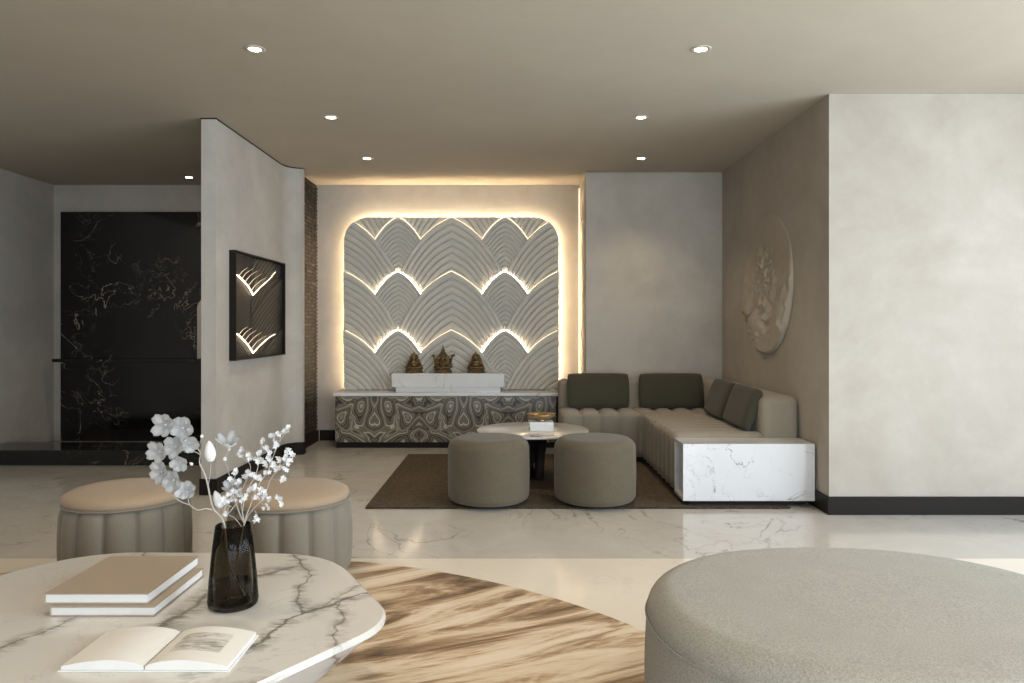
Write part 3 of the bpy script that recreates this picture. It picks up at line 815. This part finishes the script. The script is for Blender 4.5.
# ------------------------------------------------------------------ foreground faceted marble table
TV = [(-.345, 2.22), (-.70, 2.87), (-1.66, 2.89), (-2.05, 2.2), (-1.65, 1.36), (-.95, 1.36)]
def hexa(R_, ctr=(0, 0), rc=.2, n=8, ph=0):
    V = [Vector(((x + 1.20) * R_ / .862, (y - 2.13) * R_ / .862)) for x, y in TV]
    out = []
    for i in range(6):
        p, c, q = V[i - 1], V[i], V[(i + 1) % 6]
        rc_ = rc * (.75 if i == 0 else 1.15)
        a = c + (p - c).normalized() * rc_; b = c + (q - c).normalized() * rc_
        for k in range(n + 1):
            s = k / n; out.append((1 - s) ** 2 * a + 2 * s * (1 - s) * c + s * s * b)
    return out
t = thing('faceted_marble_table', 'large white marble table with bold dark veins and tapering faceted base in left foreground', 'table', (-1.20, 2.13, .0095))
bm = bmesh.new()
levels = [(.853, .41, .20), (.862, .404, .20), (.862, .392, .20), (.845, .384, .2)]
rings = []
for R_, z, rc in levels: rings.append([bm.verts.new((p.x, p.y, z)) for p in hexa(R_, rc=rc, ph=.02)])
for a, b in zip(rings, rings[1:]):
    for i in range(len(a)): bm.faces.new((a[i], b[i], b[(i + 1) % len(a)], a[(i + 1) % len(a)]))
bm.faces.new(rings[0]); bm.faces.new(rings[-1][::-1]); bmesh.ops.recalc_face_normals(bm, faces=bm.faces[:])
link('tabletop', bm, M['bold'], t)
bm = bmesh.new(); rings = []
for R_, z, rc in [(.84, .3835, .2), (.60, .19, .14), (.40, .0, .1)]: rings.append([bm.verts.new((p.x, p.y, z)) for p in hexa(R_, rc=rc, ph=.02)])
for a, b in zip(rings, rings[1:]):
    for i in range(len(a)): bm.faces.new((a[i], b[i], b[(i + 1) % len(a)], a[(i + 1) % len(a)]))
bm.faces.new(rings[0]); bm.faces.new(rings[-1][::-1]); bmesh.ops.recalc_face_normals(bm, faces=bm.faces[:])
link('base', bm, M['bold'], t)
TT = .4195 + .0005

# vase
VX, VY = -.880, 2.335
t = thing('glass_vase', 'tapered smoked glass vase with water holding white flower branches', 'vase', (VX, VY, TT))
link('glass_body', lathe([(0, 0), (.068, 0), (.075, .006), (.077, .02), (.072, .09), (.064, .17), (.053, .253), (.050, .255), (.0475, .253), (.059, .17), (.067, .09), (.072, .022), (.068, .014), (0, .014)], 64), M['smoke_glass'], t, True)
link('water', lathe([(0, .0145), (.066, .0145), (.0705, .024), (.0675, .072), (0, .072)], 48), M['water'], t, True)

def P2(px, py, y=VY):
    return Vector(((px - 512) / F * y, y, E - (py - 326) / F * y))
def petal(bm, base, direction, up, L, w, curl=.25):
    d = direction.normalized(); s = d.cross(up)
    if s.length < .01: s = d.cross(Vector((1, 0, 0)))
    s.normalize(); n = s.cross(d).normalized()
    g = []
    for i in range(6):
        tt = i / 5; ww = w * (.18 + .82 * math.sin(PI * min(1, .06 + tt * .80)) ** .8) if i < 5 else w * .5
        row = []
        for k in (-1, 0, 1):
            row.append(bm.verts.new(base + d * L * tt + s * ww / 2 * k + n * (curl * L * (tt ** 2) + (.16 * w if k else 0))))
        g.append(row)
    for a, b in zip(g, g[1:]):
        for k in range(2): bm.faces.new((a[k], a[k + 1], b[k + 1], b[k]))
def bloom(c, face, n, L, w, openness, name, parent, jit=.15, twist=None):
    bm = bmesh.new(); face = face.normalized()
    a = face.cross(Vector((0, 0, 1)));
    if a.length < .01: a = Vector((1, 0, 0))
    a.normalize(); b = face.cross(a); ph = random.uniform(0, 6) if twist is None else twist
    for i in range(n):
        ang = ph + 2 * PI * i / n + random.uniform(-jit, jit)
        rad = a * math.cos(ang) + b * math.sin(ang)
        petal(bm, c, rad * openness + face * (1 - openness), face, L * random.uniform(.88, 1.1), w, .22 if openness > .6 else .1)
    bmesh.ops.solidify(bm, geom=bm.faces[:], thickness=.0008)
    blob(bm, c, L * .10, (1, 1, 1), 8)
    return link(name, bm, M['petal'], parent, True)
def bud(p, d, L, w, parent, name='bud'):
    d = d.normalized(); q = d.to_track_quat('Z', 'Y'); bm = bmesh.new()
    prof = [(0, 0), (.3, .06), (.5, .3), (.46, .55), (.28, .82), (.08, .97), (0, 1)]
    lathe([(r * w, z * L) for r, z in prof], 12, bm=bm)
    bmesh.ops.transform(bm, matrix=Matrix.Translation(p) @ q.to_matrix().to_4x4(), verts=bm.verts[:])
    return link(name, bm, M['petal'], parent, True)

t1 = thing('magnolia_branch', 'branch of large white magnolia flowers leaning left out of the vase', 'flower branch', (0, 0, 0))
bm = bmesh.new()
def V3(pts): return [P2(*p) for p in pts]
B0 = Vector((VX + .03, VY + .02, TT + .022))
main = [B0, Vector((VX - .012, VY, TT + .13)), P2(224, 523, 2.32), P2(213, 508, 2.30), P2(208, 486, 2.28), P2(205, 475, 2.27), P2(199.7, 463, 2.27), P2(200.3, 453, 2.27), P2(195, 446, 2.27), P2(186, 436, 2.27)]
tube(bm, spline(main, 5), .0034, 7, .0018)
def tw(a, r0=.0022, r1=.0012): tube(bm, spline(a, 5), r0, 6, r1)
tw([P2(212, 510, 2.30), P2(206, 508.5, 2.29), P2(198, 510, 2.28), P2(190, 505, 2.27), P2(188, 498, 2.27)])
tw([P2(200.3, 455, 2.27), P2(195, 452, 2.26), P2(184, 452, 2.25)], .0015)
tw([P2(201, 455, 2.27), P2(200, 446, 2.27), P2(201.3, 437, 2.27)], .0012, .0008)
tw([P2(190, 505, 2.27), P2(178, 500, 2.26), P2(168, 488, 2.25), P2(160, 470, 2.25)], .0017)
tw([P2(222, 523, 2.32), P2(224, 510, 2.33), P2(232, 491, 2.34), P2(228, 470, 2.35), P2(225, 459, 2.35), P2(231, 449, 2.35)], .0020, .0010)
tw([P2(226, 513, 2.33), P2(220, 506, 2.33)], .0015, .001)
tw([P2(227, 515, 2.33), P2(240, 500, 2.36), P2(252, 490, 2.37)], .0018, .001)
tw([P2(208, 486, 2.28), P2(210, 475, 2.27), P2(211, 462, 2.27)], .0015, .001)
link('stem', bm, M['twig'], t1, True)
fc = Vector((.1, -1, .25))
for px, py, y, n, L, w, op, f in ((183, 428, 2.26, 5, .040, .036, .9, (.0, -1, .1)), (190, 443, 2.26, 5, .032, .030, .85, (.3, -1, -.2)), (176, 447, 2.25, 5, .036, .034, .9, (-.2, -1, .1)),
                                  (180, 462, 2.25, 5, .032, .028, .8, (.2, -1, -.3)), (174, 480, 2.25, 5, .036, .034, .85, (-.2, -1, .0)), (187, 492, 2.26, 6, .036, .028, .7, (.2, -1, .5)),
                                  (166, 425, 2.25, 5, .040, .036, .9, (-.2, -1, .1)), (160, 452, 2.25, 5, .038, .034, .9, (-.3, -1, .0)), (162, 472, 2.25, 5, .036, .03, .85, (-.3, -1, .2))):
    bloom(P2(px, py, y), Vector(f), n, L, w, op, 'flower', t1)
bloom(P2(229, 449, 2.35), Vector((.15, -.4, 1)), 6, .056, .026, .55, 'flower', t1)
bloom(P2(233, 492, 2.34), Vector((.1, -.5, 1)), 6, .042, .026, .60, 'flower', t1)
bud(P2(211, 462, 2.27), Vector((-.1, 0, 1)), .066, .034, t1); bud(P2(221, 508, 2.33), Vector((-.35, 0, 1)), .058, .030, t1)
bud(P2(225, 461, 2.35), Vector((0, 0, 1)), .014, .012, t1); bud(P2(201.3, 438, 2.27), Vector((.3, 0, 1)), .012, .010, t1)
bud(P2(193, 465, 2.27), Vector((-.6, 0, .4)), .014, .010, t1); bud(P2(252, 491, 2.37), Vector((.5, 0, 1)), .03, .018, t1)

t2 = thing('blossom_branch', 'spray of tiny white blossoms on thin twigs leaning right out of the vase', 'flower branch', (0, 0, 0))
bm = bmesh.new()
Q = lambda x, y, d=VY: P2(220 + x / 6.21, 420 + y / 6.21, d)
C0 = Vector((VX - .03, VY + .015, TT + .022)); mid = Vector((VX + .006, VY + .005, TT + .12)); rim = Q(150, 640, 2.345)
stems = [[C0, mid, rim, Q(185, 540, 2.36), Q(230, 420, 2.37), Q(300, 310, 2.38), Q(340, 200, 2.38), Q(385, 110, 2.39), Q(425, 60, 2.39)],
         [Vector((VX - .01, VY - .02, TT + .022)), mid + Vector((.005, -.006, .0)), rim + Vector((.004, -.006, 0)), Q(200, 560, 2.33), Q(270, 480, 2.31), Q(320, 360, 2.30), Q(380, 290, 2.30), Q(440, 220, 2.30)],
         [rim, Q(140, 560, 2.34), Q(165, 450, 2.34), Q(225, 330, 2.34), Q(245, 230, 2.34), Q(262, 135, 2.35)],
         [rim, Q(125, 590, 2.33), Q(100, 520, 2.31), Q(70, 450, 2.30), Q(100, 330, 2.30)],
         [rim, Q(130, 470, 2.36), Q(190, 300, 2.38), Q(150, 240, 2.39), Q(125, 195, 2.40)],
         [Q(110, 630, 2.33), Q(85, 605, 2.32), Q(55, 590, 2.31)], [Q(210, 550, 2.33), Q(270, 500, 2.32), Q(370, 495, 2.30)], [Q(215, 560, 2.33), Q(230, 590, 2.31), Q(235, 610, 2.30)],
         [Q(70, 540, 2.3), Q(20, 510, 2.29)], [rim, rim + Vector((0, 0, -.02)), Q(110, 630, 2.33)]]
nodes = []
for i, s in enumerate(stems):
    sp = spline(s, 5); tube(bm, sp, .0022 if i < 4 else .0014, 6, .0009)
    nodes += [p for p in sp if p.z > TT + .26]
pos = [(260,130),(320,100),(345,130),(365,80),(400,60),(425,55),(350,155),(425,185),(450,215),(410,240),(425,258),(370,250),(315,235),(250,200),(245,235),(240,262),(185,225),(285,280),(120,210),(140,185),(180,325),(210,350),(240,355),(100,320),(70,370),(115,385),(80,440),(110,440),(135,490),(70,500),(60,455),(20,510),(55,590),(235,610),(290,540),(370,490),(380,515),(315,490),(280,480),(300,320),(345,300),(380,290),(415,300),(385,370),(270,430),(185,440),(130,460),(240,470),(210,480),(330,260),(290,170),(310,200),(395,230),(165,345),(200,235),(270,255),(150,480),(40,480),(90,480)]
spots = []
for x, y in pos:
    p = Q(x, y, VY); nn = min(nodes, key=lambda q: (q.x - p.x) ** 2 + (q.z - p.z) ** 2)
    dpt = nn.y + random.uniform(-.02, .02)
    p = Q(x, y, dpt); spots.append(p)
    if (p - nn).length > .006: tube(bm, spline([nn, (nn + p) / 2 + Vector((0, 0, -.004)), p], 3), .0009, 5, .0006)
link('stem', bm, M['twig'], t2, True)
for p in spots:
    bm = bmesh.new()
    for q in range(3):
        c = p + Vector((random.uniform(-.007, .007), random.uniform(-.008, .008), random.uniform(-.007, .007)))
        f = Vector((random.uniform(-.7, .7), -1, random.uniform(-.5, .8))).normalized()
        a = f.cross(Vector((0, 0, 1))).normalized(); b = f.cross(a); ph = random.uniform(0, 6)
        for i in range(5):
            an = ph + 2 * PI * i / 5; petal(bm, c, (a * math.cos(an) + b * math.sin(an)) * .85 + f * .25, f, random.uniform(.0075, .011), .0052, .2)
    link('blossom', bm, M['petal'], t2)

# books
def closed_book(name, x0, x1, y0, y1, z, th, mat, label):
    t = thing(name, label, 'book', ((x0 + x1) / 2, (y0 + y1) / 2, z), 0, 'closed books at the left of the marble table')
    a, b = (x1 - x0) / 2, (y1 - y0) / 2
    bm = bmesh.new(); box(bm, -a, a, -b, b, 0, .003); box(bm, -a, a, -b, b, th - .003, th); box(bm, -a, -a + .003, -b, b, .003, th - .003)
    link('cover', bm, mat, t)
    link('pages', bx(-a + .0035, a - .004, -b + .004, b - .004, .0032, th - .0032), M['paper'], t)
closed_book('hardback_book', -1.40, -1.083, 2.24, 2.60, TT, .03, M['brown_cover'], 'lower tan hardback book left of the vase')
closed_book('hardback_book', -1.43, -1.112, 2.26, 2.63, TT + .0305, .032, M['brown_cover'], 'upper tan hardback book left of the vase')
# open book
t = thing('open_book', 'open book with a pencil drawing on its page, lying in front of the vase', 'book', (-.937, 1.885, TT))
def page_curve(u, sgn, lift):      # u 0..1 from gutter to edge
    x = sgn * (.002 + .21 * u)
    z = lift * (.004 + .020 * math.sin(PI * min(1, u * 1.02)) ** .75 * (1 - .45 * u))
    return x, z
for sgn, mt in ((1, M['page']), (-1, M['paper'])):
    bm = bmesh.new(); n = 20; top = []; bot = []
    for i in range(n + 1):
        x, z = page_curve(i / n, sgn, 1)
        top.append([bm.verts.new((x, y, z + .009)) for y in (0, .212)])
        bot.append([bm.verts.new((x, y, .004)) for y in (0, .212)])
    for i in range(n):
        bm.faces.new((top[i][0], top[i + 1][0], top[i + 1][1], top[i][1])); bm.faces.new((bot[i][0], bot[i][1], bot[i + 1][1], bot[i + 1][0]))
        for k in (0, 1): bm.faces.new((top[i][k], bot[i][k], bot[i + 1][k], top[i + 1][k]))
    bm.faces.new((top[-1][0], bot[-1][0], bot[-1][1], top[-1][1])); bm.faces.new((top[0][0], top[0][1], bot[0][1], bot[0][0]))
    bmesh.ops.recalc_face_normals(bm, faces=bm.faces[:])
    link('page_block', bm, mt, t)
link('cover', bx(-.218, .218, -.004, .216, 0, .0035), M['white_cover'], t)

# ------------------------------------------------------------------ glow lines of framed relief
t = [o for o in COL.objects if o.name == 'framed_relief'][0]
shS = lambda x: .30 * x + 1.3 * x * x; shB = lambda x: .42 * x + .55 * x * x
def Yl(px): return 2.245 * F / (512 - px) - 6.60       # local x along the wall
for k, (za, zv, ze) in enumerate(((( 275, 295, 272)), ((334, 353, 334)))):
    def PZ(px, py): return (Yl(px), -.034, E - (py - 326) / F * (Yl(px) + 6.60) - 1.466)
    a = spline([PZ(236.5, za), PZ(242, za + 5), PZ(248, za + 12), PZ(252.5, zv)], 6)
    link('glow_line', tube(bmesh.new(), a, .0048, 6), M['led_art'], t)
    a = spline([PZ(252.5, zv), PZ(260, zv - 8), PZ(268, zv - 15), PZ(275, ze)], 6)
    link('glow_line', tube(bmesh.new(), a, .0035, 6, .001), M['led_art'], t)
    for i in range(5):     # fine glowing tubes imitating light that rakes up from the arc
        q = (i + .5) / 5; px = 237 + 14 * q; py = za + (zv - za) * q ** 1.4
        L = 7 + 8 * q
        a = spline([PZ(px, py), PZ(px + L * .5, py - L * .62), PZ(px + L * 1.15, py - L * 1.05)], 4)
        link('glow_line', tube(bmesh.new(), a, .0026, 5, .0004), M['ray_glow'], t)

# ------------------------------------------------------------------ daylight through the windows
wd = bpy.data.worlds.new('sky'); S.world = wd; wd.use_nodes = True
bg = wd.node_tree.nodes['Background']; bg.inputs[0].default_value = (.78, .885, 1.0, 1); bg.inputs[1].default_value = 8.5
def portal(loc, rot, sx, sy):
    l = bpy.data.lights.new('window_daylight', 'AREA'); l.shape = 'RECTANGLE'; l.size = sx; l.size_y = sy; l.cycles.is_portal = True
    o = bpy.data.objects.new('window_daylight', l); COL.objects.link(o); o.location = loc; o.rotation_euler = rot
portal((RX + .25, (WR[0] + WR[1]) / 2, (WR[2] + WR[3]) / 2), (0, PI / 2, 0), WR[3] - WR[2], WR[1] - WR[0])
portal(((WB[0] + WB[1]) / 2, RY - .25, (WB[2] + WB[3]) / 2), (PI / 2, 0, 0), WB[1] - WB[0], WB[3] - WB[2])
